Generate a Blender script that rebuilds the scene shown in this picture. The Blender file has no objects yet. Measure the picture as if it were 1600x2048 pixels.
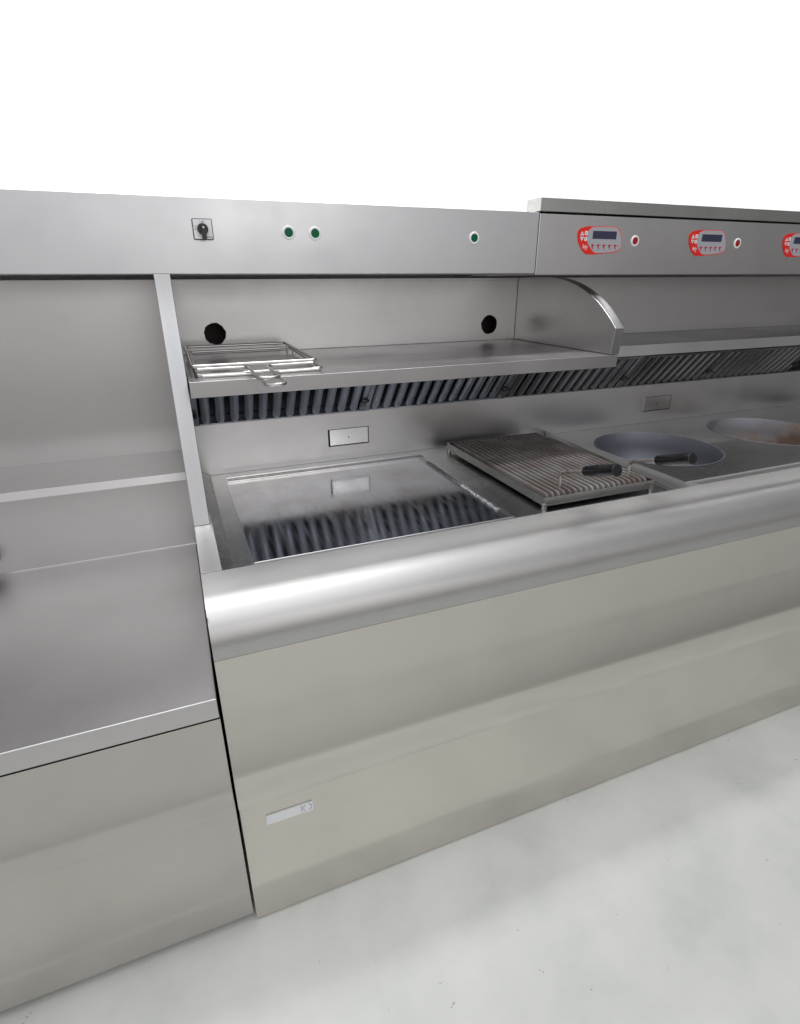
import bpy, bmesh, math, random
from mathutils import Vector, Matrix
random.seed(7)
S = bpy.context.scene
C = S.collection

# ---------------------------------------------------------------- camera
cam = bpy.data.cameras.new('camera'); co = bpy.data.objects.new('camera', cam); C.objects.link(co)
r = Vector((0.928165, -0.372138, -0.004789)); u = Vector((0.149566, 0.361194, 0.920418)); f = Vector((0.340793, 0.855016, -0.390907))
m = Matrix.Identity(4)
for i in range(3):
    m[i][0] = r[i]; m[i][1] = u[i]; m[i][2] = -f[i]
m.translation = Vector((0.0137, -0.98499, 1.55))
co.matrix_world = m
cam.sensor_fit = 'HORIZONTAL'; cam.sensor_width = 36; cam.lens = 1096.47/1600*36
cam.clip_start = .02; cam.clip_end = 100
S.camera = co

# ---------------------------------------------------------------- world: soft indoor surround, brighter overhead and to the left
w = bpy.data.worlds.new('World'); S.world = w; w.use_nodes = True
nt = w.node_tree; N = nt.nodes; L = nt.links
bg = N['Background']
tc = N.new('ShaderNodeTexCoord'); sp = N.new('ShaderNodeSeparateXYZ'); L.new(tc.outputs['Generated'], sp.inputs[0])
rz = N.new('ShaderNodeValToRGB'); mr = N.new('ShaderNodeMapRange')
mr.inputs['From Min'].default_value = -1; L.new(sp.outputs['Z'], mr.inputs['Value']); L.new(mr.outputs[0], rz.inputs[0])
e = rz.color_ramp.elements
e[0].position = 0; e[0].color = (.25, .23, .20, 1)
e[1].position = 1; e[1].color = (.95, .97, 1.04, 1)
for p, c in ((.28, (.15, .15, .165, 1)), (.39, (.25, .245, .255, 1)), (.44, (.44, .42, .415, 1)), (.47, (.64, .605, .60, 1)), (.51, (1.20, 1.175, 1.17, 1)), (.54, (1.30, 1.30, 1.32, 1)), (.62, (.74, .74, .76, 1)), (.80, (.78, .78, .82, 1))):
    q = e.new(p); q.color = c
rx = N.new('ShaderNodeValToRGB'); mrx = N.new('ShaderNodeMapRange'); mrx.inputs['From Min'].default_value = -1
L.new(sp.outputs['X'], mrx.inputs['Value']); L.new(mrx.outputs[0], rx.inputs[0])
e = rx.color_ramp.elements
e[0].position = 0; e[0].color = (.60, .60, .60, 1); e[1].position = 1; e[1].color = (.10, .10, .10, 1)
for p, c in ((.32, .62), (.46, .80), (.57, 1.0), (.68, .70), (.78, .30), (.88, .17)):
    q = e.new(p); q.color = (c, c, c, 1)
mx = N.new('ShaderNodeVectorMath'); mx.operation = 'SCALE'; L.new(rz.outputs[0], mx.inputs[0]); L.new(rx.outputs[0], mx.inputs['Scale'])
L.new(mx.outputs[0], bg.inputs[0]); bg.inputs[1].default_value = 1.0

def area(name, loc, target, sx, sy, power, col):
    l = bpy.data.lights.new(name, 'AREA'); l.shape = 'RECTANGLE'; l.size = sx; l.size_y = sy; l.energy = power; l.color = col
    o = bpy.data.objects.new(name, l); C.objects.link(o); o.location = loc
    o.rotation_euler = (Vector(target)-Vector(loc)).to_track_quat('-Z', 'Y').to_euler()
    return o
area('ceiling_light', (-.05, -.55, 2.9), (0, -.2, .7), 2.8, 2.6, 16, (.96, .98, 1))
area('ceiling_light', (2.6, -.8, 3.0), (2.6, 0, .2), 2.4, 1.0, 1.5, (1, .98, .95))
area('far_ceiling_light', (.9, -3.6, 2.35), (.4, 1.0, 1.45), 1.8, .45, 6.5, (1, .97, .95))
area('wall_fill_light', (1.6, .78, 3.7), (1.6, 1.3, 1.9), 7.0, .3, 56, (1, 1, 1)).data.spread = math.radians(75)  # added lamp out of view, only there to whiten the wall

S.view_settings.view_transform = 'Standard'; S.view_settings.look = 'None'
S.view_settings.gamma = 1; S.view_settings.use_curve_mapping = False
S.view_settings.exposure = 0.22

# ---------------------------------------------------------------- materials
def mat(name, col, rough=.5, metal=0.0, spec=.5):
    m = bpy.data.materials.new(name); m.use_nodes = True
    b = m.node_tree.nodes['Principled BSDF']
    b.inputs['Base Color'].default_value = (*col, 1); b.inputs['Roughness'].default_value = rough
    b.inputs['Metallic'].default_value = metal; b.inputs['Specular IOR Level'].default_value = spec
    return m
def ramp(nt, src, stops):
    n = nt.nodes.new('ShaderNodeValToRGB'); nt.links.new(src, n.inputs[0])
    e = n.color_ramp.elements
    e[0].position, e[0].color = stops[0][0], (*stops[0][1], 1)
    e[1].position, e[1].color = stops[-1][0], (*stops[-1][1], 1)
    for p, c in stops[1:-1]:
        q = e.new(p); q.color = (*c, 1)
    return n.outputs[0]
def noise(nt, scale, detail=3, rough=.5, stretch=(1, 1, 1)):
    tc = nt.nodes.new('ShaderNodeTexCoord'); mp = nt.nodes.new('ShaderNodeMapping'); mp.inputs['Scale'].default_value = stretch
    nt.links.new(tc.outputs['Object'], mp.inputs[0])
    n = nt.nodes.new('ShaderNodeTexNoise'); n.inputs['Scale'].default_value = scale; n.inputs['Detail'].default_value = detail
    n.inputs['Roughness'].default_value = rough; nt.links.new(mp.outputs[0], n.inputs['Vector'])
    return n.outputs['Fac']
def steel(name, col=(.60, .59, .585), rough=.33, streak=.04, wave=.0005, smudge=.045, brush=.05):
    m = mat(name, col, rough, 1.0); nt = m.node_tree; b = nt.nodes['Principled BSDF']; L = nt.links
    # smudges change the gloss and slightly the tone
    s = noise(nt, 3.2, 5, .62)
    s2 = noise(nt, 1.0, 3, .6, (5, 900, 900))       # brushed grain along X
    a = nt.nodes.new('ShaderNodeMapRange'); L.new(s, a.inputs['Value']); a.inputs['From Min'].default_value = .3; a.inputs['From Max'].default_value = .7
    a.inputs['To Min'].default_value = rough-smudge; a.inputs['To Max'].default_value = rough+smudge
    g = nt.nodes.new('ShaderNodeMath'); g.operation = 'MULTIPLY_ADD'; L.new(s2, g.inputs[0]); g.inputs[1].default_value = brush; L.new(a.outputs[0], g.inputs[2])
    g2 = nt.nodes.new('ShaderNodeMath'); g2.operation = 'SUBTRACT'; L.new(g.outputs[0], g2.inputs[0]); g2.inputs[1].default_value = brush*.5
    L.new(g2.outputs[0], b.inputs['Roughness'])
    d = tuple(c*(1-streak) for c in col); h = tuple(min(1, c*(1+streak)) for c in col)
    blot = ramp(nt, noise(nt, 7, 7, .68), [(.34, (.965, .965, .965)), (.5, (.995, .995, .99)), (.68, (1, 1, 1))])
    x = nt.nodes.new('ShaderNodeMix'); x.data_type = 'RGBA'; x.blend_type = 'MULTIPLY'; x.inputs[0].default_value = 1
    L.new(ramp(nt, s2, [(.3, d), (.7, h)]), x.inputs[6]); L.new(blot, x.inputs[7]); L.new(x.outputs[2], b.inputs['Base Color'])
    wv = noise(nt, 2.3, 1, .4)
    bp = nt.nodes.new('ShaderNodeBump'); bp.inputs['Strength'].default_value = 1; bp.inputs['Distance'].default_value = wave
    L.new(wv, bp.inputs['Height'])
    if wave > 0: L.new(bp.outputs[0], b.inputs['Normal'])
    b.inputs['Anisotropic'].default_value = .35
    return m
M = {}
M['steel'] = steel('brushed_stainless_steel')
M['front'] = steel('brushed_steel_front', (.63, .60, .55), .21, .0, .0, .015, 0)
M['rail'] = steel('satin_steel_rail', (.585, .578, .565), .44, .02, .0, .015)
M['left'] = steel('brushed_steel_warm', (.60, .582, .578), .36, .015, .0003, .02)
M['drawer'] = steel('brushed_steel_drawer', (.55, .525, .495), .24, .0, .0, .015, 0)
M['strip'] = steel('brushed_steel_edge', (.50, .50, .505), .48, .02, .0)
M['panel'] = steel('brushed_steel_panel', (.61, .61, .62), .40, .02, .0012)
M['basin'] = steel('brushed_steel_basin', (.58, .58, .575), .28, .02, .0006, .02)
M['polished'] = steel('polished_steel', (.72, .72, .71), .22, .03, .002, .05)
M['wire'] = steel('bright_steel_wire', (.55, .535, .52), .28, .03, .0, .04)
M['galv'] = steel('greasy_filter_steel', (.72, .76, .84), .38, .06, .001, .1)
M['galv2'] = steel('greasy_filter_steel_half_shade', (.40, .40, .42), .42, .06, .001, .1)  # filter steel darkened to paint the light falling off to the right
M['galv3'] = steel('greasy_filter_steel_shade', (.26, .26, .265), .45, .06, .001, .1)  # rightmost filters: the same light falloff put into the colour, darker still
M['tray'] = steel('tray_steel', (.50, .50, .48), .26, .06, .002, .08)
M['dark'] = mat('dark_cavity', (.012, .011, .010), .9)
M['black'] = mat('black_plastic', (.012, .012, .014), .22)
M['blackm'] = mat('black_matte_plastic', (.02, .02, .022), .45)
M['white'] = mat('white_plastic', (.85, .85, .85), .4)
M['silver'] = mat('silver_print', (.80, .81, .83), .4, .0)
M['green'] = mat('green_lens', (.0, .11, .042), .4, 0, .2)
M['redl'] = mat('red_lens', (.35, .005, .01), .2)
M['red'] = mat('red_print', (.78, .02, .012), .35)
M['pink'] = mat('pink_edge_print', (.8, .30, .30), .4)
M['darkred'] = mat('dark_red_print', (.45, .02, .04), .4)
M['grey'] = mat('grey_foil', (.42, .42, .45), .4)
M['lcd'] = mat('dark_blue_lcd', (.035, .038, .075), .25)
M['ink'] = mat('grey_ink', (.12, .12, .12), .6)
M['whiteprint'] = mat('white_print', (.85, .82, .82), .4)
M['wall'] = mat('white_wall_paint', (.92, .92, .92), .8)
M['weld'] = mat('weld_metal', (.36, .36, .36), .5, 1)
# floor: pale coated screed with stains, scuffs and thin cracks
def floor_mat():
    m = mat('pale_floor_coating', (.72, .75, .71), .38); nt = m.node_tree; b = nt.nodes['Principled BSDF']; L = nt.links
    base = ramp(nt, noise(nt, 3, 6, .6), [(.32, (.66, .675, .63)), (.5, (.75, .76, .715)), (.68, (.81, .815, .775))])
    sp = ramp(nt, noise(nt, 30, 5, .62), [(.0, (.22, .22, .20)), (.275, (.34, .34, .31)), (.315, (1, 1, 1)), (1, (1, 1, 1))])
    tc = nt.nodes.new('ShaderNodeTexCoord'); v = nt.nodes.new('ShaderNodeTexVoronoi'); v.feature = 'DISTANCE_TO_EDGE'; v.inputs['Scale'].default_value = 2.1
    nz = nt.nodes.new('ShaderNodeTexNoise'); nz.inputs['Scale'].default_value = 7; nz.inputs['Detail'].default_value = 5
    L.new(tc.outputs['Object'], nz.inputs['Vector'])
    ad = nt.nodes.new('ShaderNodeMix'); ad.data_type = 'VECTOR'; ad.inputs[0].default_value = .12
    L.new(tc.outputs['Object'], ad.inputs[4]); L.new(nz.outputs['Color'], ad.inputs[5]); L.new(ad.outputs[1], v.inputs['Vector'])
    cr = ramp(nt, v.outputs['Distance'], [(0, (.62, .62, .58)), (.0008, (.8, .8, .76)), (.0025, (1, 1, 1)), (1, (1, 1, 1))])
    mk = ramp(nt, noise(nt, 2.6, 3, .5), [(.66, (1, 1, 1)), (.72, (0, 0, 0))])
    def mul(a, c, fac=None):
        x = nt.nodes.new('ShaderNodeMix'); x.data_type = 'RGBA'; x.blend_type = 'MULTIPLY'; x.inputs[0].default_value = 1
        L.new(a, x.inputs[6]); L.new(c, x.inputs[7])
        if fac is not None: L.new(fac, x.inputs[0])
        return x.outputs[2]
    inv = nt.nodes.new('ShaderNodeInvert'); L.new(mk, inv.inputs['Color'])
    L.new(mul(mul(base, sp), cr, inv.outputs[0]), b.inputs['Base Color'])
    return m
M['floor'] = floor_mat()
# griddle: ground dark steel, scratched, with heat tint at the back
def griddle_mat():
    m = mat('ground_griddle_steel', (.42, .42, .44), .13, 1); nt = m.node_tree; b = nt.nodes['Principled BSDF']; L = nt.links
    sc = noise(nt, 1.0, 2, .5, (90, 6, 90))
    a = nt.nodes.new('ShaderNodeMapRange'); L.new(sc, a.inputs['Value']); a.inputs['From Min'].default_value = .35; a.inputs['From Max'].default_value = .75
    a.inputs['To Min'].default_value = .09; a.inputs['To Max'].default_value = .20; L.new(a.outputs[0], b.inputs['Roughness'])
    L.new(ramp(nt, noise(nt, 4, 5, .6), [(.35, (.42, .40, .39)), (.6, (.54, .55, .58))]), b.inputs['Base Color'])
    return m
M['griddle'] = griddle_mat()
def rust_mat():
    m = mat('cast_iron_grate', (.2, .18, .17), .5, .6); nt = m.node_tree; b = nt.nodes['Principled BSDF']; L = nt.links
    tc = nt.nodes.new('ShaderNodeTexCoord'); sp = nt.nodes.new('ShaderNodeSeparateXYZ'); L.new(tc.outputs['Object'], sp.inputs[0])
    n = noise(nt, 9, 5, .65)
    # stain is strongest in the middle of the grate
    a = nt.nodes.new('ShaderNodeMapRange'); L.new(sp.outputs['Y'], a.inputs['Value']); a.inputs['From Min'].default_value = .0; a.inputs['From Max'].default_value = .22
    a.inputs['To Min'].default_value = -.22; a.inputs['To Max'].default_value = .12
    s = nt.nodes.new('ShaderNodeMath'); L.new(n, s.inputs[0]); L.new(a.outputs[0], s.inputs[1])
    L.new(ramp(nt, s.outputs[0], [(.30, (.33, .32, .31)), (.47, (.24, .228, .220)), (.62, (.16, .142, .133)), (.80, (.13, .095, .08))]), b.inputs['Base Color'])
    L.new(ramp(nt, s.outputs[0], [(.35, (.5,)*3), (.6, (.05,)*3)]), b.inputs['Metallic'])
    bp = nt.nodes.new('ShaderNodeBump'); bp.inputs['Distance'].default_value = .0006; L.new(noise(nt, 260, 3), bp.inputs['Height']); L.new(bp.outputs[0], b.inputs['Normal'])
    return m
M['grate'] = rust_mat()
def rod_mat():
    m = mat('stained_steel_rod', (.42, .38, .34), .38, .9); nt = m.node_tree; b = nt.nodes['Principled BSDF']
    nt.links.new(ramp(nt, noise(nt, 40, 4), [(.35, (.45, .39, .34)), (.6, (.66, .62, .57))]), b.inputs['Base Color'])
    return m
M['rod'] = rod_mat()
def wok_mat(name, rust):
    m = mat(name, (.2, .205, .245), .5, .85); nt = m.node_tree; b = nt.nodes['Principled BSDF']; L = nt.links
    n = noise(nt, 7, 5, .6)
    if not rust:
        L.new(ramp(nt, n, [(.3, (.25, .255, .295)), (.7, (.29, .295, .335))]), b.inputs['Base Color'])
    else:
        tc = nt.nodes.new('ShaderNodeTexCoord'); sp = nt.nodes.new('ShaderNodeSeparateXYZ'); L.new(tc.outputs['Object'], sp.inputs[0])
        k = nt.nodes.new('ShaderNodeMath'); k.operation = 'MULTIPLY_ADD'; L.new(sp.outputs['X'], k.inputs[0]); k.inputs[1].default_value = 1.1; L.new(n, k.inputs[2])
        k2 = nt.nodes.new('ShaderNodeMath'); k2.operation = 'MULTIPLY_ADD'; L.new(sp.outputs['Z'], k2.inputs[0]); k2.inputs[1].default_value = -2.6; L.new(k.outputs[0], k2.inputs[2])
        L.new(ramp(nt, k2.outputs[0], [(.62, (.33, .335, .37)), (.85, (.27, .225, .20)), (1.0, (.18, .12, .085))]), b.inputs['Base Color'])
        L.new(ramp(nt, k2.outputs[0], [(.5, (.85,)*3), (.8, (.2,)*3)]), b.inputs['Metallic'])
    return m
M['wok'] = wok_mat('bare_steel_bowl', False); M['wokr'] = wok_mat('rust_tinted_bowl', True)

# ---------------------------------------------------------------- helpers
def obj(name, bm, ma, parent=None, bevel=0, seg=2, smooth=True, loc=None):
    bmesh.ops.recalc_face_normals(bm, faces=bm.faces)
    me = bpy.data.meshes.new(name); bm.to_mesh(me); bm.free()
    me.materials.append(ma)
    if smooth:
        for p in me.polygons: p.use_smooth = True
        me.set_sharp_from_angle(angle=math.radians(32))
    o = bpy.data.objects.new(name, me); C.objects.link(o)
    if bevel:
        b = o.modifiers.new('bevel', 'BEVEL'); b.width = bevel; b.segments = seg; b.limit_method = 'ANGLE'; b.angle_limit = math.radians(40)
        b.harden_normals = True
    if parent: o.parent = parent; o.matrix_parent_inverse = parent_inv(parent)
    return o
def parent_inv(p):
    # parts are modelled in world coordinates: undo the parents' placement
    mw = Matrix.Identity(4); q = p
    chain = []
    while q: chain.append(q); q = q.parent
    for q in reversed(chain): mw = mw @ q.matrix_parent_inverse @ Matrix.LocRotScale(q.location, q.rotation_euler, q.scale)
    return mw.inverted()
def tag(o, label, cat, group=None, kind=None):
    if label: o['label'] = label
    if cat: o['category'] = cat
    if group: o['group'] = group
    if kind: o['kind'] = kind
    return o
def thing(name, label, cat, loc=(0, 0, 0), group=None):
    o = bpy.data.objects.new(name, None); C.objects.link(o); o.location = loc; o.empty_display_size = .05
    return tag(o, label, cat, group)
def B(): return bmesh.new()
def box(bm, x0, x1, y0, y1, z0, z1):
    v = [bm.verts.new((x, y, z)) for x in (x0, x1) for y in (y0, y1) for z in (z0, z1)]
    for q in ((0, 1, 3, 2), (4, 6, 7, 5), (0, 4, 5, 1), (2, 3, 7, 6), (0, 2, 6, 4), (1, 5, 7, 3)):
        bm.faces.new([v[i] for i in q])
    return bm
def prism_x(bm, prof, x0, x1, cap=True, close=True):      # profile in (y,z) pushed along X
    a = [bm.verts.new((x0, y, z)) for y, z in prof]; b = [bm.verts.new((x1, y, z)) for y, z in prof]
    n = len(prof)
    for i in range(n if close else n-1):
        j = (i+1) % n; bm.faces.new((a[i], a[j], b[j], b[i]))
    if cap and close: bm.faces.new(a); bm.faces.new(b[::-1])
    return bm
def prism_y(bm, pts, y0, y1):                              # outline in (x,z) pushed along Y
    a = [bm.verts.new((x, y0, z)) for x, z in pts]; b = [bm.verts.new((x, y1, z)) for x, z in pts]
    n = len(pts)
    for i in range(n):
        j = (i+1) % n; bm.faces.new((a[i], a[j], b[j], b[i]))
    bm.faces.new(a); bm.faces.new(b[::-1])
    return bm
def cyl_y(bm, x, z, y0, y1, rr, n=32, r2=None):
    r2 = rr if r2 is None else r2
    a = [bm.verts.new((x+rr*math.cos(t), y0, z+rr*math.sin(t))) for t in [2*math.pi*i/n for i in range(n)]]
    b = [bm.verts.new((x+r2*math.cos(t), y1, z+r2*math.sin(t))) for t in [2*math.pi*i/n for i in range(n)]]
    for i in range(n):
        j = (i+1) % n; bm.faces.new((a[i], a[j], b[j], b[i]))
    bm.faces.new(a); bm.faces.new(b[::-1])
    return bm
def tube(bm, pts, rad, n=12, closed=False, radii=None):
    P = [Vector(p) for p in pts]; k = len(P); rings = []
    prev = None
    for i in range(k):
        if closed: t = (P[(i+1) % k]-P[i-1]).normalized()
        else: t = (P[min(i+1, k-1)]-P[max(i-1, 0)]).normalized()
        if prev is None:
            ref = Vector((0, 0, 1)) if abs(t.z) < .9 else Vector((0, 1, 0)); a = t.cross(ref).normalized()
        else: a = (prev - t*prev.dot(t)).normalized()
        prev = a; b = t.cross(a)
        rr = radii[i] if radii else rad
        rings.append([bm.verts.new(P[i]+rr*(math.cos(2*math.pi*j/n)*a+math.sin(2*math.pi*j/n)*b)) for j in range(n)])
    for i in range(k if closed else k-1):
        A = rings[i]; D = rings[(i+1) % k]
        off = 0
        if closed and i == k-1:
            off = min(range(n), key=lambda o: (A[0].co-D[o].co).length)
        for j in range(n):
            bm.faces.new((A[j], A[(j+1) % n], D[(j+1+off) % n], D[(j+off) % n]))
    if not closed: bm.faces.new(rings[0][::-1]); bm.faces.new(rings[-1])
    return bm
def fillet(pts, rad, n=5, closed=False):
    P = [Vector(p) for p in pts]; out = []; k = len(P)
    for i in range(k):
        if not closed and i in (0, k-1): out.append(P[i]); continue
        a = P[i-1]-P[i]; b = P[(i+1) % k]-P[i]
        d = min(rad, a.length*.45, b.length*.45)
        p0 = P[i]+a.normalized()*d; p1 = P[i]+b.normalized()*d
        for s in range(n+1):
            t = s/n; out.append((1-t)**2*p0+2*t*(1-t)*P[i]+t*t*p1)
    return out
def sheet(outer, holes, conv, thick_vec):
    """flat plate with holes; outlines are 2D, conv maps them to 3D, thick_vec gives its depth"""
    bm = B(); loops = []; edges = []
    for lp in [outer]+holes:
        vs = [bm.verts.new(conv(p)) for p in lp]; loops.append(vs)
        edges += [bm.edges.new((vs[i], vs[(i+1) % len(vs)])) for i in range(len(vs))]
    bmesh.ops.triangle_fill(bm, edges=edges, use_beauty=True, use_dissolve=False)
    tv = Vector(thick_vec)
    src = list(bm.faces); mp = {v: bm.verts.new(v.co+tv) for v in list(bm.verts)}
    for fc in src: bm.faces.new([mp[v] for v in reversed(fc.verts)])
    for vs in loops:
        for i in range(len(vs)):
            a, b = vs[i], vs[(i+1) % len(vs)]; bm.faces.new((a, b, mp[b], mp[a]))
    return bm
def text(name, s, x, y, z, size, ma, parent, italic=0, bold=0, sx=1):
    cu = bpy.data.curves.new(name, 'FONT'); cu.body = s; cu.size = size; cu.extrude = .0002; cu.offset = bold; cu.shear = italic
    t = bpy.data.objects.new(name, cu); C.objects.link(t)
    dg = bpy.context.evaluated_depsgraph_get(); me = bpy.data.meshes.new_from_object(t.evaluated_get(dg)); bpy.data.objects.remove(t)
    mt = Matrix.Translation((x, y, z)) @ Matrix.Rotation(math.pi/2, 4, 'X') @ Matrix.Scale(sx, 4, (1, 0, 0))
    me.transform(mt); me.materials.clear(); me.materials.append(ma)
    o = bpy.data.objects.new(name, me); C.objects.link(o); o.parent = parent; o.matrix_parent_inverse = parent_inv(parent)
    return o
def circle(cx, cy, rr, n=64, jag=0):
    return [(cx+(rr+random.uniform(-jag, jag))*math.cos(2*math.pi*i/n), cy+(rr+random.uniform(-jag, jag))*math.sin(2*math.pi*i/n)) for i in range(n)]
def rrect(x0, x1, y0, y1, rad, n=6):
    out = []
    for cx, cy, a0 in ((x1-rad, y1-rad, 0), (x0+rad, y1-rad, 90), (x0+rad, y0+rad, 180), (x1-rad, y0+rad, 270)):
        for i in range(n+1):
            a = math.radians(a0+90*i/n); out.append((cx+rad*math.cos(a), cy+rad*math.sin(a)))
    return out

XE = 4.2      # right end of the run, out of the picture
XL = -1.7     # left end
# ---------------------------------------------------------------- setting
bm = B(); box(bm, -8, 10, -1.6, 1.3, -.05, 0)
tag(obj('floor', bm, M['floor'], smooth=False), None, None, kind='structure')
bm = B(); box(bm, -8, 10, 1.3, 1.42, -.05, 4.5)
tag(obj('wall', bm, M['wall'], smooth=False), None, None, kind='structure')

# ---------------------------------------------------------------- left work counter
def rolled_front(z0, z1, ytop, A, back, x0, x1, name, parent, k=.25, ma='front'):
    # sheet that leans out towards a crease low down and hangs straight below it
    pr = []; n = 30
    for i in range(n+1):
        q = i/n; z = z1-(z1-z0)*(1-k)*q; pr.append((ytop-A*q**2.1, z))
    zc = z0+(z1-z0)*k
    pr += [(ytop-A-.0022, zc-.010), (ytop-A-.0030, zc-.022), (ytop-A-.0030, zc-.05), (ytop-A-.0028, z0+.0065), (ytop-A-.0015, z0+.0025), (ytop-A+.004, z0)]
    pr += [(back, z0), (back, z1)]
    return obj(name, prism_x(B(), pr, x0, x1), M[ma], parent)
wc = thing('work_counter', 'low empty stainless worktop with plain tall back panel, left of the griddle range', 'counter', (-.8, .5, 0))
T = .02
bm = B(); box(bm, XL, -.006, 1.043, 1.063, .97, 1.553)
obj('back_panel', bm, M['left'], wc, .0015)
bm = B(); prism_x(bm, [(.763, .976), (.770, 1.000), (1.041, 1.000), (1.041, .992), (.776, .992), (.769, .976)], XL, -.006)
obj('ledge', bm, M['left'], wc, .0012)
bm = B(); box(bm, XL, -.006, .798, .812, .7413, .990)
obj('splash_panel', bm, M['left'], wc, .001)
bm = B(); prism_x(bm, [(0, .690), (0, .741), (.811, .741), (.811, .735), (.012, .735), (.012, .690)], XL, -.010)
obj('worktop', bm, M['left'], wc, .0025, 3)
rolled_front(.4330, .6855, .002, .023, .03, XL, -.010, 'drawer_front', wc, .25, 'drawer')
rolled_front(.03, .4295, .016, .014, .03, XL, -.010, 'lower_front', wc, .25, 'drawer')
bm = B(); box(bm, XL, -.012, .032, .79, .0, .733)
obj('carcass', bm, M['dark'], wc)
kb = B(); cyl_y(kb, -.577, .800, .755, .797, .022, 32, .025)
obj('control_knob', kb, M['black'], wc, .003)

# ---------------------------------------------------------------- the range
rg = thing('cooking_range', 'long stainless range with rolled front rail, griddle plate, two round bowls and a back shelf', 'cooking range', (1.4, .46, 0))
PX0, PX1 = -.003, .038
# rolled front rail
arc = [(.084-.084*math.cos(a), .861+.084*math.sin(a)) for a in [math.radians(90*i/18) for i in range(19)]]
prof = [(.0, .8346)]+arc+[(.178, .945), (.180, .9435), (.180, .925), (.172, .925), (.172, .93), (.084, .935), (.012, .861), (.012, .8345)]
bm = B(); prism_x(bm, prof, PX0, XE)
obj('front_rail', bm, M['rail'], rg)
# left flange along the side of the well
bm = B(); box(bm, PX0, .043, .182, .905, .925, .945)
obj('side_flange', bm, M['rail'], rg, .0005)
rolled_front(.4455, .8338, .0, .034, .02, PX0, XE, 'upper_front_panel', rg)
rolled_front(.003, .4425, .036, .0345, .04, PX0, XE, 'lower_front_panel', rg, .30)
bm = B(); box(bm, PX0+.002, XE, .0415, .90, .0, .80)
obj('carcass', bm, M['dark'], rg)
bm = B(); box(bm, PX0, PX0+.0015, .02, .92, .0, .924)
obj('body_side', bm, M['steel'], rg)
# nameplate, only its top is inside the picture
npx = [( .062, .352), (.1660, .3625), (.1685, .3600), (.1690, .322), (.064, .312)]
np_ = obj('nameplate', prism_y(B(), rrect(.056, .1735, .281, .3255, .004), .0285, .0345), M['silver'], rg, .0006)
bm = B(); box(bm, .1435, .1447, .0279, .0285, .299, .3200)
a0 = [(.1590+.0105*math.cos(math.radians(t)), .3095+.011*math.sin(math.radians(t))) for t in range(75, -80, -12)]
tube(bm, [(x, .0283, z) for x, z in a0], .0006, 6)
a0 = [(.1590+.0105*math.cos(math.radians(t)), .3095+.011*math.sin(math.radians(t))) for t in range(118, 240, 12)]
tube(bm, [(x, .0283, z) for x, z in a0], .0006, 6)
obj('plate_lettering', bm, M['ink'], np_)

# countertop of the well with its openings
WX = 1.46
GX0, GX1, GY0, GY1 = .117, .838, .2125, .872
P1 = (1.738, .588, .237); P2 = (2.385, .60, .238); P3 = (3.04, .60, .238)
outer = [(.0705, .183), (XE, .245), (XE, .920), (.0705, .920)]
outer = [(.0705, .182), (1.46, .182), (1.50, .245), (XE, .245), (XE, .920), (.0705, .920)]
holes = [[(GX0, GY0), (GX1, GY0), (GX1, GY1), (GX0, GY1)]]+[circle(p[0], p[1], p[2], 96) for p in (P1, P2, P3)]
ct = obj('countertop', sheet(outer, holes, lambda p: (p[0], p[1], .93), (0, 0, -.004)), M['basin'], rg, smooth=False)
bm = B()      # sloping left side of the well
v = [bm.verts.new(c) for c in ((.0432, .182, .9445), (.0702, .182, .9302), (.0702, .9195, .9302), (.0432, .9195, .9445))]
bm.faces.new(v); bmesh.ops.solidify(bm, geom=bm.faces[:], thickness=.001)
obj('side_slope', bm, M['basin'], rg)
bm = B()      # soft run-out behind the rail beside the bowls
prism_x(bm, [(.1805, .9449), (.19, .9446), (.205, .9425), (.222, .9375), (.236, .9325), (.2455, .9305), (.2455, .926), (.1805, .926)], 1.503, XE)
obj('rail_runout', bm, M['rail'], rg)
bm = B()      # raised folded edge between grill bay and bowls
a = [(1.398, .183, .944), (1.4485, .919, .948), (1.509, .919, .9306), (1.520, .183, .9306)]
b2 = [(1.398, .183, .931), (1.4485, .919, .931)]
va = [bm.verts.new(c) for c in a]; vb = [bm.verts.new(c) for c in b2]
bm.faces.new(va); bm.faces.new((va[0], va[1], vb[1], vb[0])); bm.faces.new((va[1], va[2], vb[1])); bm.faces.new((va[0], vb[0], va[3])); bm.faces.new((vb[0], vb[1], va[2], va[3]))
obj('folded_divider', bm, M['steel'], rg, .0008)
# griddle plate in its frame
bm = B(); box(bm, GX0-.004, GX1+.004, GY0-.004, GY1+.004, .905, .918)
gp = obj('griddle_plate', bm, M['griddle'], rg, smooth=False)
bm = B()
for (x0, x1, y0, y1) in ((GX0-.0015, GX0+.0012, GY0, GY1), (GX0+.0013, GX1-.0013, GY1-.0014, GY1+.0013), (GX1-.0012, GX1+.0015, GY0, GY1), (GX0+.0013, GX1-.0013, GY0-.0022, GY0+.0020)):
    box(bm, x0, x1, y0, y1, .9185, .9312)
box(bm, GX0+.002, GX1-.002, GY1-.016, GY1-.0145, .9185, .9225)
tube(bm, [(GX0+.002, .2108, .9322), (GX1-.002, .2108, .9322)], .0021, 10)  # added round bead, catches overhead light as a bright front line
obj('griddle_rim', bm, M['polished'], rg, .0004)
bm = B()
y = .30
while y < .80:
    x = GX1-.004+random.uniform(-.002, .002)
    bmesh.ops.create_icosphere(bm, subdivisions=1, radius=1, matrix=Matrix.Translation((x, y, .9195)) @ Matrix.Diagonal((random.uniform(.003, .0065), random.uniform(.003, .006), random.uniform(.0015, .0045), 1)))
    y += random.uniform(.002, .0055)
obj('weld_bead', bm, M['weld'], gp)

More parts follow.
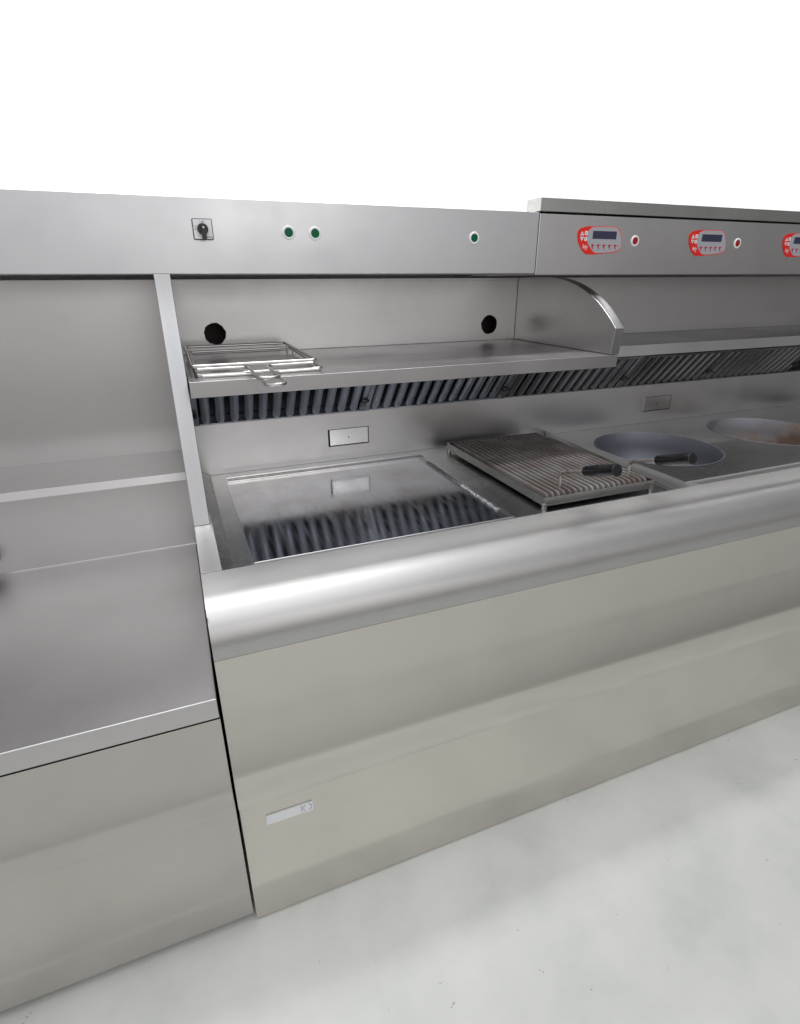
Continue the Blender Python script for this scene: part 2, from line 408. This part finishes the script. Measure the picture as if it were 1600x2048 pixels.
# round bowls
def bowl(p, ma):
    cx, cy, R_ = p; bm = B(); n = 96; prof = []
    prof = [(R_+.0005, .9312), (R_-.0022, .9318), (R_-.0030, .929), (R_-.004, .87), (R_-.010, .82), (R_-.028, .785), (R_-.07, .755), (R_-.14, .74), (.02, .735)]
    rings = []
    for rr, z in prof: rings.append([bm.verts.new((rr*math.cos(2*math.pi*i/n), rr*math.sin(2*math.pi*i/n), z-.93)) for i in range(n)])
    for A, D in zip(rings, rings[1:]):
        for i in range(n): bm.faces.new((A[i], A[(i+1) % n], D[(i+1) % n], D[i]))
    bm.faces.new(rings[-1])
    me = bpy.data.meshes.new('frying_bowl'); bmesh.ops.recalc_face_normals(bm, faces=bm.faces); bm.to_mesh(me); bm.free(); me.materials.append(ma)
    for q in me.polygons: q.use_smooth = True
    me.set_sharp_from_angle(angle=math.radians(50))
    o = bpy.data.objects.new('frying_bowl', me); C.objects.link(o); o.parent = rg
    o.matrix_parent_inverse = parent_inv(rg); o.location = (cx, cy, .93); return o
bowl(P1, M['wok'])['label'] = 'clean grey steel bowl beside the grill grate'
bowl(P2, M['wokr'])['label'] = 'bowl with brown rust tint at its right side'

# backsplash with two recesses
HZ0, HZ1 = .983, .1
H = [(.4925, .649, .983, 1.0475), (1.976, 2.138, .983, 1.0500)]
bs = obj('backsplash', sheet([(.038, .9305), (XE, .9305), (XE, 1.1055), (.038, 1.1055)], [[(a, c), (b, c), (b, d), (a, d)] for a, b, c, d in H], lambda p: (p[0], .921, p[1]), (0, .003, 0)), M['steel'], rg, smooth=False)
for k, (a, b, c, d) in enumerate(H):
    hb = B(); box(hb, a+(.0065 if k == 0 else .0018), b-.0018, .9220, .9250, c+.0030, d-.0022)
    ho = obj('hatch_cover', hb, M['polished'], rg, .0015)
    sb = B(); cyl_y(sb, (a+b)/2, (c+d)/2-.002, .9212, .9224, .0026, 16); obj('screw_hole', sb, M['dark'], ho)
    hb = B(); box(hb, a-.004, b+.004, .9260, .930, c-.004, d+.004); obj('hatch_recess', hb, M['dark'], rg)
bm = B(); box(bm, .038, XE, .921, .975, 1.1062, 1.1074)      # folded top, stays behind the filters
obj('splash_fold', bm, M['steel'], rg)
# hood body behind: lip, shelf, back
bm = B(); prism_x(bm, [(.760, 1.263), (.769, 1.304), (1.166, 1.304), (1.166, 1.299), (.774, 1.299), (.774, 1.268), (.795, 1.268), (.795, 1.263)], 1.455, XE)
obj('hood_lip', bm, M['steel'], rg, .0012)
bm = B(); box(bm, 1.455, XE, 1.205, 1.225, 1.26, 1.60)
bm2 = B(); prism_x(bm2, [(1.168, 1.305), (1.168, 1.553), (1.18, 1.553), (1.18, 1.305)], 1.4555, XE); bm.free()
obj('rear_hood_panel', bm2, M['steel'], rg)
# griddle shelf
bm = B(); prism_x(bm, [(.561, 1.263), (.561, 1.305), (1.166, 1.305), (1.166, 1.300), (.566, 1.300), (.566, 1.268), (.60, 1.268), (.60, 1.263)], .0405, 1.449)
obj('shelf', bm, M['steel'], rg, .0012)
bm = B(); box(bm, .0405, 1.449, .602, .80, 1.2635, 1.2675)
obj('shelf_underside', bm, M['steel'], rg)
# back plate with two roughly cut holes
def ragged(cx, cz, rr):
    out = []; n = 44
    for i in range(n):
        a = 2*math.pi*i/n; q = rr*(1+.02*math.sin(5*a+cx*9)+.018*math.sin(11*a)+random.uniform(-.018, .018))
        out.append((cx+q*math.cos(a), cz+q*math.sin(a)))
    return out
bp = obj('back_plate', sheet([(.038, 1.3055), (1.4145, 1.3055), (1.4145, 1.5525), (.038, 1.5525)], [ragged(.1635, 1.373, .0375), ragged(1.2865, 1.3695, .0385)], lambda p: (p[0], 1.168, p[1]), (0, .0015, 0)), M['steel'], rg, smooth=False)
for hx in (.1635, 1.2865):
    bm = B(); box(bm, hx-.07, hx+.07, 1.19, 1.27, 1.315, 1.43)
    for fc in bm.faces[:]:
        if fc.calc_center_median().y < 1.1905: bm.faces.remove(fc)
    obj('duct_box', bm, mat('brown_duct_paint', (.035, .028, .024), .7), rg)
bm = B(); box(bm, .038, 1.4145, 1.1655, 1.168, 1.5435, 1.545)
for sx in (.10, .30, .62, .70, 1.0): cyl_y(bm, sx, 1.5405, 1.1650, 1.168, .0022, 10)
obj('edge_rivets', bm, M['tray'], bp)
# left side panel : narrow edge facing the viewer
pf = [(.4545, .9455), (.655, 1.420), (.668, 1.452), (.679, 1.482), (.688, 1.510), (.695, 1.538), (.700, 1.5655)]
prof = pf+[(1.166, 1.5655), (1.166, .9455)]
bm = B()
# panel is a little thicker towards the top, like the photographed fold
def xr(z): return PX0, PX1+.001
prism_x(bm, prof, -.0035, .0375)
obj('side_panel', bm, M['strip'], rg, .0018, 3)
# right end panel: quarter-round top
cv = [(.5615, 1.3062), (.5534, 1.3929)]
import itertools
pts = [(.5534, 1.3929), (.5737, 1.4093), (.6444, 1.4641), (.7615, 1.5208), (.8963, 1.5525), (1.0, 1.5575)]
def catmull(P, n=8):
    o = []
    for i in range(len(P)-1):
        p0 = P[max(i-1, 0)]; p1 = P[i]; p2 = P[i+1]; p3 = P[min(i+2, len(P)-1)]
        for s in range(n):
            t = s/n; o.append(tuple(.5*((2*p1[k])+(-p0[k]+p2[k])*t+(2*p0[k]-5*p1[k]+4*p2[k]-p3[k])*t*t+(-p0[k]+3*p1[k]-3*p2[k]+p3[k])*t**3) for k in (0, 1)))
    o.append(P[-1]); return o
pts = [(.5534, 1.3929), (.600, 1.4330), (.6620, 1.4760), (.7615, 1.5210), (.870, 1.5480), (.96, 1.5560)]
prof = [(.5615, 1.3062)]+catmull(pts)+[(1.167, 1.5565), (1.167, 1.3062)]
bm = B(); prism_x(bm, prof, 1.416, 1.4535)
obj('end_panel', bm, M['steel'], rg, .0018, 3)
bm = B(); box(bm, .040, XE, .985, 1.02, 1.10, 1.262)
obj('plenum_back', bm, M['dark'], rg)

def bead(x0, x1, y, z, parent, rr=.0011):  # added polished bead whose curve catches light as a bright joint line
    return obj('glint_bead', tube(B(), [(x0, y, z), (x1, y, z)], rr, 8), M['polished'], parent)
bead(XL, -.007, .7975, .7416, wc); bead(XL, -.007, 1.0425, 1.0006, wc, .0009)
bead(.071, 1.44, .9205, .9310, rg, .0009); bead(1.511, XE, .9205, .9310, rg, .0009)
bead(.041, 1.4150, 1.1675, 1.3058, rg, .0012); bead(1.456, XE, 1.1675, 1.3050, rg)
# ---------------------------------------------------------------- baffle filters
FB = Vector((0, .9165, 1.110)); FT = Vector((0, .789, 1.2615)); FU = (FT-FB); FL = FU.length; FU.normalize(); FN = Vector((0, -FU.z, FU.y))  # FN faces the cook
def fpt(x, s, n): return Vector((x, 0, 0))+FB+FU*s+FN*n
def make_filter(x0, x1, nb, label, gm):
    t = thing('grease_filter', label, 'grease filter', ((x0+x1)/2, .9165, 1.11), 'baffle filters under the hood')
    bm = B()
    def bar(xa, xb, sa, sb, na, nb_):
        v = [bm.verts.new(fpt(x, s, n)) for x in (xa, xb) for s in (sa, sb) for n in (na, nb_)]
        for q in ((0, 1, 3, 2), (4, 6, 7, 5), (0, 4, 5, 1), (2, 3, 7, 6), (0, 2, 6, 4), (1, 5, 7, 3)): bm.faces.new([v[i] for i in q])
    bar(x0+.001, x0+.018, 0, FL, -.006, .006); bar(x1-.018, x1-.001, 0, FL, -.006, .006)
    bar(x0+.019, x1-.019, .0, .004, -.03, .004); bar(x0+.019, x1-.019, FL-.008, FL, -.03, .012)
    obj('filter_frame', bm, gm, t, .001)
    # front baffles: rounded channels, closed round at the foot
    bm = B(); pitch = (x1-x0-.036)/nb; hw = pitch*.32
    for k in range(nb):
        cx = x0+.018+pitch*(k+.5)
        rows = []
        S_ = [.007, .009, .013, .02, .05, .09, .13, FL-.009]
        for s in S_:
            fcl = min(1, math.sqrt(max(.0, min(1, (s-.005)/.014))))
            row = []
            for j in range(9):
                a = math.pi*j/8
                row.append(bm.verts.new(fpt(cx-hw*math.cos(a)*(.55+.45*fcl), s, .001+.0095*math.sin(a)*fcl+(-.006*(1-abs(math.sin(a)))))))
            rows.append(row)
        for A, D in zip(rows, rows[1:]):
            for j in range(8): bm.faces.new((A[j], A[j+1], D[j+1], D[j]))
    obj('baffles', bm, gm, t)
    bm = B()      # rear row, turned the other way, closes the view between the front ones
    for k in range(nb+1):
        cx = x0+.018+pitch*k; rows = []
        for s in (.006, FL-.009):
            row = [bm.verts.new(fpt(cx+hw*1.25*math.cos(math.pi*j/6), s, -.026+.004-.010*math.sin(math.pi*j/6))) for j in range(7)]
            rows.append(row)
        for j in range(6): bm.faces.new((rows[0][j], rows[0][j+1], rows[1][j+1], rows[1][j]))
    obj('rear_baffles', bm, mat('gap_shade_steel', (.03, .03, .033), .5, .6), t)  # near-black colour paints the shade in the gaps between the front baffles
    # pull handle riveted on the right frame bar
    bm = B(); hx = x1-.010
    bar(hx-.013, hx+.008, .030, .062, .0065, .009)
    hd = obj('pull_handle', bm, M['tray'], t, .001)
    bm = B(); tube(bm, fillet([fpt(hx-.011, .062, .010), fpt(hx-.011, .070, .022), fpt(hx+.010, .078, .022), fpt(hx+.010, .070, .010)], .006), .0028, 8)
    bar(hx-.010, hx+.009, .066, .076, .0066, .0085)
    obj('handle_grip', bm, M['blackm'], hd)
    return t
fx = [.040, .630, 1.206, 1.795, 2.285, 2.86, 3.44]
lb = ['grey baffle grease filter under the shelf, below the wire racks',
      'grey baffle grease filter under the shelf, above the grill grate',
      'dark baffle grease filter partly under the curved end panel',
      'dark slanted baffle grease filter above the second small hatch cover',
      'dark baffle grease filter above the rust-tinted bowl, cut by the right edge of the photo',
      None]
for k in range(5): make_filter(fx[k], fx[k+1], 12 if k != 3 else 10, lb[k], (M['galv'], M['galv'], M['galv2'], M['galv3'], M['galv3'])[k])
bm = B(); tube(bm, [fpt(.048, .055, .012), fpt(.048, .085, .014)], .006, 10)
obj('left_filter_latch', bm, M['black'], rg).name = 'filter_latch'

# ---------------------------------------------------------------- control fascias
def lamp_button(x, z, lens, parent, y=.70):
    bm = B(); n = 40
    prof = [(.0178, 0), (.0178, .0016), (.0165, .0032), (.0130, .0036), (.0118, .0026), (.0118, 0)]
    rings = [[bm.verts.new((x+q*math.cos(2*math.pi*i/n), y-.0002-d, z+q*math.sin(2*math.pi*i/n))) for i in range(n)] for q, d in prof]
    for A, D in zip(rings, rings[1:]):
        for i in range(n): bm.faces.new((A[i], A[(i+1) % n], D[(i+1) % n], D[i]))
    o = obj('indicator_light', bm, M['white'], parent)
    bm = B(); cyl_y(bm, x, z, y-.0032, y-.0003, .0116, 32, .0116)
    obj('lens', bm, lens, o, .0008)
    return o
cp = thing('control_panel', 'wide pale steel fascia with rotary switch and three green indicator lights', 'control panel', (-.2, .70, 1.566))
bm = B(); box(bm, XL, 1.1733, .70, 1.2985, 1.5655, 1.7460)
obj('fascia', bm, M['panel'], cp, .0015, 3)
for x, z in ((.3590, 1.6697), (.4333, 1.6690), (.9388, 1.6670)): lamp_button(x, z, M['green'], cp)
sx, sz = .1340, 1.6723
sw = obj('rotary_switch', prism_y(B(), rrect(sx-.0250, sx+.0250, sz-.0250, sz+.0250, .004), .6945, .6998), M['blackm'], cp, .0008)
obj('switch_plate', prism_y(B(), rrect(sx-.0230, sx+.0230, sz-.0228, sz+.0232, .003), .6938, .6944), M['white'], sw)
bm = B(); cyl_y(bm, sx-.0005, sz+.0005, .680, .6935, .0128, 36, .0140)
prism_y(bm, [(sx-.003, sz+.012), (sx+.002, sz+.012), (sx-.0005, sz+.0165)], .685, .6936)
kn = obj('switch_knob', bm, M['blackm'], sw, .001)
bm = B(); prism_y(bm, [(sx-.0048, sz+.0115), (sx+.0046, sz+.0115), (sx+.0060, sz-.0080), (sx+.0056, sz-.0240), (sx-.0050, sz-.0240), (sx-.0060, sz-.0080)], .6675, .6799)
obj('knob_lever', bm, M['blackm'], kn, .0012)
bm = B(); cyl_y(bm, sx, sz+.003, .6668, .6676, .0022, 16); obj('centre_screw', bm, M['white'], kn)
text('switch_marking', 'I', sx-.0060, .6936, sz+.0165, .0055, M['ink'], sw)
text('switch_marking', 'ON', sx-.0015, .6936, sz+.0167, .0046, M['ink'], sw)
text('switch_marking', 'O', sx-.0205, .6936, sz+.0035, .0066, M['ink'], sw)
text('switch_marking', 'OFF', sx-.0215, .6936, sz-.0020, .0040, M['ink'], sw, sx=.8)
text('switch_marking', 'EATON', sx+.0075, .6936, sz-.0200, .0044, M['ink'], sw, bold=.00008)

cq = thing('control_panel', 'darker steel fascia with red and grey display controllers and red indicator lights', 'control panel', (2.4, .70, 1.561))
bm = B(); box(bm, 1.1752, XE, .6990, 1.2985, 1.5610, 1.7425)
obj('fascia', bm, M['steel'], cq, .0020, 3)
OUT = [(-95.9, 14.4), (-96.0, 23.7), (-90.7, 31.3), (-78.8, 37.1), (-57.5, 40.9), (-18.7, 42.4), (47.6, 42.6), (68.5, 38.8), (81.0, 30.4), (90.7, 8.4), (95.5, -6.1), (95.7, -20.8), (88.6, -30.8), (62.3, -37.5), (22.2, -40.9), (-10.9, -43.6), (-46.6, -44.5), (-60.5, -39.3), (-73.9, -28.9), (-86.8, -11.9), (-93.6, 3.1)]
INN = [(-53.6, 24.6), (-47.1, 32.3), (-36.2, 37.7), (-18.2, 39.6), (48.0, 40.2), (66.5, 36.4), (78.0, 28.4), (87.9, 8.4), (92.3, -6.2), (92.4, -19.9), (86.6, -27.9), (61.7, -34.1), (21.6, -37.9), (-10.4, -38.8), (-23.0, -35.0), (-33.5, -27.4), (-44.4, -17.0), (-51.8, -7.5), (-54.9, 2.0), (-55.4, 13.3)]
def smooth_loop(P, n=4):
    o = []; k = len(P)
    for i in range(k):
        p0, p1, p2, p3 = P[i-1], P[i], P[(i+1) % k], P[(i+2) % k]
        for s in range(n):
            t = s/n; o.append(tuple(.5*((2*p1[j])+(-p0[j]+p2[j])*t+(2*p0[j]-5*p1[j]+4*p2[j]-p3[j])*t*t+(-p0[j]+3*p1[j]-3*p2[j]+p3[j])*t**3) for j in (0, 1)))
    return o
def controller(cx, cz):
    Pm = lambda P, k=1: [(cx+x/1000*k, cz+z/1000*k) for x, z in P]
    y = .6988
    o = obj('display_controller', prism_y(B(), Pm(smooth_loop(OUT)), y-.0016, y), M['red'], cq, smooth=False)
    edge = [(x*1.012, z*1.025) for x, z in smooth_loop(INN)]
    obj('foil_edge', prism_y(B(), Pm(edge), y-.0019, y-.0017), M['pink'], o, smooth=False)
    obj('grey_foil', prism_y(B(), Pm(smooth_loop(INN)), y-.0022, y-.0020), M['grey'], o, smooth=False)
    obj('display_screen', prism_y(B(), Pm([(-34, 4), (66.5, 4), (66.5, 28), (-34, 28)]), y-.0027, y-.0023), M['lcd'], o, smooth=False)
    for P_ in ([(-78, 26), (-85.6, 13.3), (-69.6, 13.3)], [(-85.2, 9.0), (-69.6, 9.0), (-77.2, -4)], [(-67.2, 27), (-55.6, 27), (-55.6, 14.6), (-67.2, 14.6)],
               [(-61.2+6.6*math.cos(t*math.pi/10), 2.8+6.6*math.sin(t*math.pi/10)) for t in range(20)], [(-61.5, -27.6), (-56, -29.4), (-50.5, -27.6), (-56, -31.8)]):
        sy = obj('button_symbol', prism_y(B(), Pm(P_), y-.0021, y-.0017), M['whiteprint'], o, smooth=False)
    for px, pz in ((-77.6, 17.5), (-77.4, 5), (-61.4, 20.5), (-61.4, 2.6)):
        obj('symbol_mark', prism_y(B(), Pm([(px-1.6, pz-1.6), (px+1.6, pz-1.6), (px+1.6, pz+1.6), (px-1.6, pz+1.6)]), y-.0024, y-.0022), M['ink'], o, smooth=False)
    text('lettering', 'Solo', cx-.0715, y-.0019, cz-.0255, .0165, M['whiteprint'], o, italic=.05, bold=.0001, sx=.72)
    for k in range(5):
        dx = 24.2*k
        obj('key_arrow', prism_y(B(), Pm([(x+dx, z) for x, z in [(-36.5, -13.6), (-31, -12.6), (-19.6, -15.4), (-27.6, -17.2), (-29.2, -19), (-25.0, -30), (-33.4, -21.6)]]), y-.0026, y-.0023), M['darkred'], o, smooth=False)
    return o
controller(1.4255, 1.6690)['label'] = 'red and grey controller nearest the panel seam'
controller(1.9240, 1.6690); controller(2.4220, 1.6690)
lamp_button(1.5780, 1.6695, M['redl'], cq, .699); lamp_button(2.0785, 1.6700, M['redl'], cq, .699)
hp = B(); box(hp, 1.1752, XE, .700, .780, 1.7490, 1.7880)
tag(obj('hood_panel', hp, M['tray'], None, .0015), 'narrow dark steel strip along the top of the right control fascia', 'hood panel')
bm = B(); box(bm, 1.18, XE, .72, 1.17, 1.7428, 1.7487); obj('panel_gap', bm, M['dark'], cq)

# ---------------------------------------------------------------- wire racks on the shelf
def wire_rack(x0, x1, y0, y1, zf, zb, loop_x0, loop_x1, loop_y, loop_dz, label, posts):
    t = thing('wire_rack', label, 'wire rack', ((x0+x1)/2, (y0+y1)/2, zf), None)
    rr = .0046
    bm = B(); tube(bm, fillet([(x0, y0, zf), (x1, y0, zf), (x1, y1, zb), (x0, y1, zb)], .012, 5, True), rr, 12, True)
    obj('rack_frame', bm, M['wire'], t)
    z = zf-loop_dz; yb = y0-.012
    bm = B(); tube(bm, fillet([(x0+.014, yb+.004, z), (loop_x0, yb, z), (loop_x0+.002, loop_y, z-.002), (loop_x1+.002, loop_y, z-.002), (loop_x1, yb, z), (x1-.012, yb+.004, z+.001)], .024, 7), rr*.92, 12)
    obj('loop_handle', bm, M['wire'], t)
    if posts:
        for px, py in posts:
            bm = B(); tube(bm, [(px, py, 1.3052), (px, py, zb-.004)], .0032, 10); obj('foot', bm, M['wire'], t)
    return t
wire_rack(.0545, .3985, .636, 1.100, 1.3345, 1.3385, .201, .252, .430, .0075, 'bright wire rack with a loop handle, the upper of two stacked on the shelf', [(.399, 1.085), (.060, 1.085)])
wire_rack(.0650, .4120, .628, 1.085, 1.3120, 1.3230, .2165, .268, .428, .0028, 'bright wire rack with a loop handle, the lower of two stacked on the shelf', [(.4115, 1.035), (.066, 1.035)])

# ---------------------------------------------------------------- drip tray and grate
TX0, TX1, TY0, TY1 = .944, 1.3535, .222, .852
TZ0, TZ1 = .9415, .9675
dt = thing('drip_tray', 'shallow steel tray on four small feet holding the grill grate', 'tray', ((TX0+TX1)/2, (TY0+TY1)/2, .93))
bm = B(); t_ = .0018
box(bm, TX0, TX1, TY0, TY1, TZ0, TZ0+t_)
box(bm, TX0, TX1, TY0, TY0+t_, TZ0+t_+.0002, TZ1); box(bm, TX0, TX1, TY1-t_, TY1, TZ0+t_+.0002, TZ1)
box(bm, TX0, TX0+t_, TY0+t_+.0002, TY1-t_-.0002, TZ0+t_+.0002, TZ1); box(bm, TX1-t_, TX1, TY0+t_+.0002, TY1-t_-.0002, TZ0+t_+.0002, TZ1)
obj('tray_body', bm, M['tray'], dt, .0006)
for fx_, fy in ((.949, .228), (1.348, .228), (.949, .846), (1.348, .846)):
    bm = B(); bmesh.ops.create_cone(bm, cap_ends=True, segments=24, radius1=.0085, radius2=.0078, depth=.0195, matrix=Matrix.Translation((fx_, fy, .93+.0101)))
    obj('foot', bm, M['wire'], dt, .001)
gg = thing('grill_grate', 'heavy ribbed grill grate, rust brown at the back, with two black lifting handles', 'grill grate', (1.149, .25, .944))
bm = B()
nr = 19; gx0, gx1 = TX0+.010, TX1-.010; pitch = (gx1-gx0)/nr
gz0 = TZ0+.0022
def rib(cx, w0, ya, yb):
    # rounded rib running front to back, rounded down at both ends
    sec = [(-w0, 0), (-w0*.86, .022), (-w0*.5, .0258), (0, .0272), (w0*.5, .0258), (w0*.86, .022), (w0, 0)]
    st = [(ya, .25), (ya+.003, .66), (ya+.008, .88), (ya+.016, .98), (ya+.03, 1), (.55, 1), (yb-.02, 1), (yb-.006, .85), (yb, .4)]
    rows = [[bm.verts.new((cx+sx_+random.uniform(-.0002, .0002), y, gz0+.003+sz_*k)) for sx_, sz_ in sec] for y, k in st]
    for A, D in zip(rows, rows[1:]):
        for j in range(len(sec)-1): bm.faces.new((A[j], A[j+1], D[j+1], D[j]))
    bm.faces.new(rows[0]); bm.faces.new(rows[-1][::-1])
for k in range(nr): rib(gx0+pitch*(k+.5), pitch*.25, TY0+.010, TY1-.014)
obj('ribs', bm, M['grate'], gg)
bm = B(); box(bm, gx0, gx1, TY0+.012, TY1-.012, gz0, gz0+.006)
obj('base_plate', bm, mat('gap_shade_iron', (.03, .026, .024), .7), gg)  # near-black colour paints the shade between the ribs
def handle(x, yb, tilt, glen):
    z0 = .972
    p = [(x, .280, z0-.02), (x, .280, z0), (x, .276, z0+.050), (x, yb, z0+.050+(.276-yb)*.31)]
    p = [(x, .268 if False else .279, z0-.022), (x, .279, z0+.046), (x, .165, z0+.084)]
    bm = B(); tube(bm, fillet(p, .016, 7), .0058, 12)
    o = obj('lifting_handle', bm, M['rod'], gg)
    d = Vector((0, -.114, .038)).normalized(); s = Vector(p[-1])-d*.012
    bm = B(); L_ = glen
    tube(bm, [s+d*q for q in (0, .002, .010, .035, .05, L_-.004, L_-.001, L_)], .013, 28, False, [.0115, .0138, .0150, .0154, .0166, .0172, .0166, .0150])
    obj('handle_grip', bm, M['black'], o)
    return o
handle(1.036, .165, 0, .125); handle(1.298, .15, 0, .125)
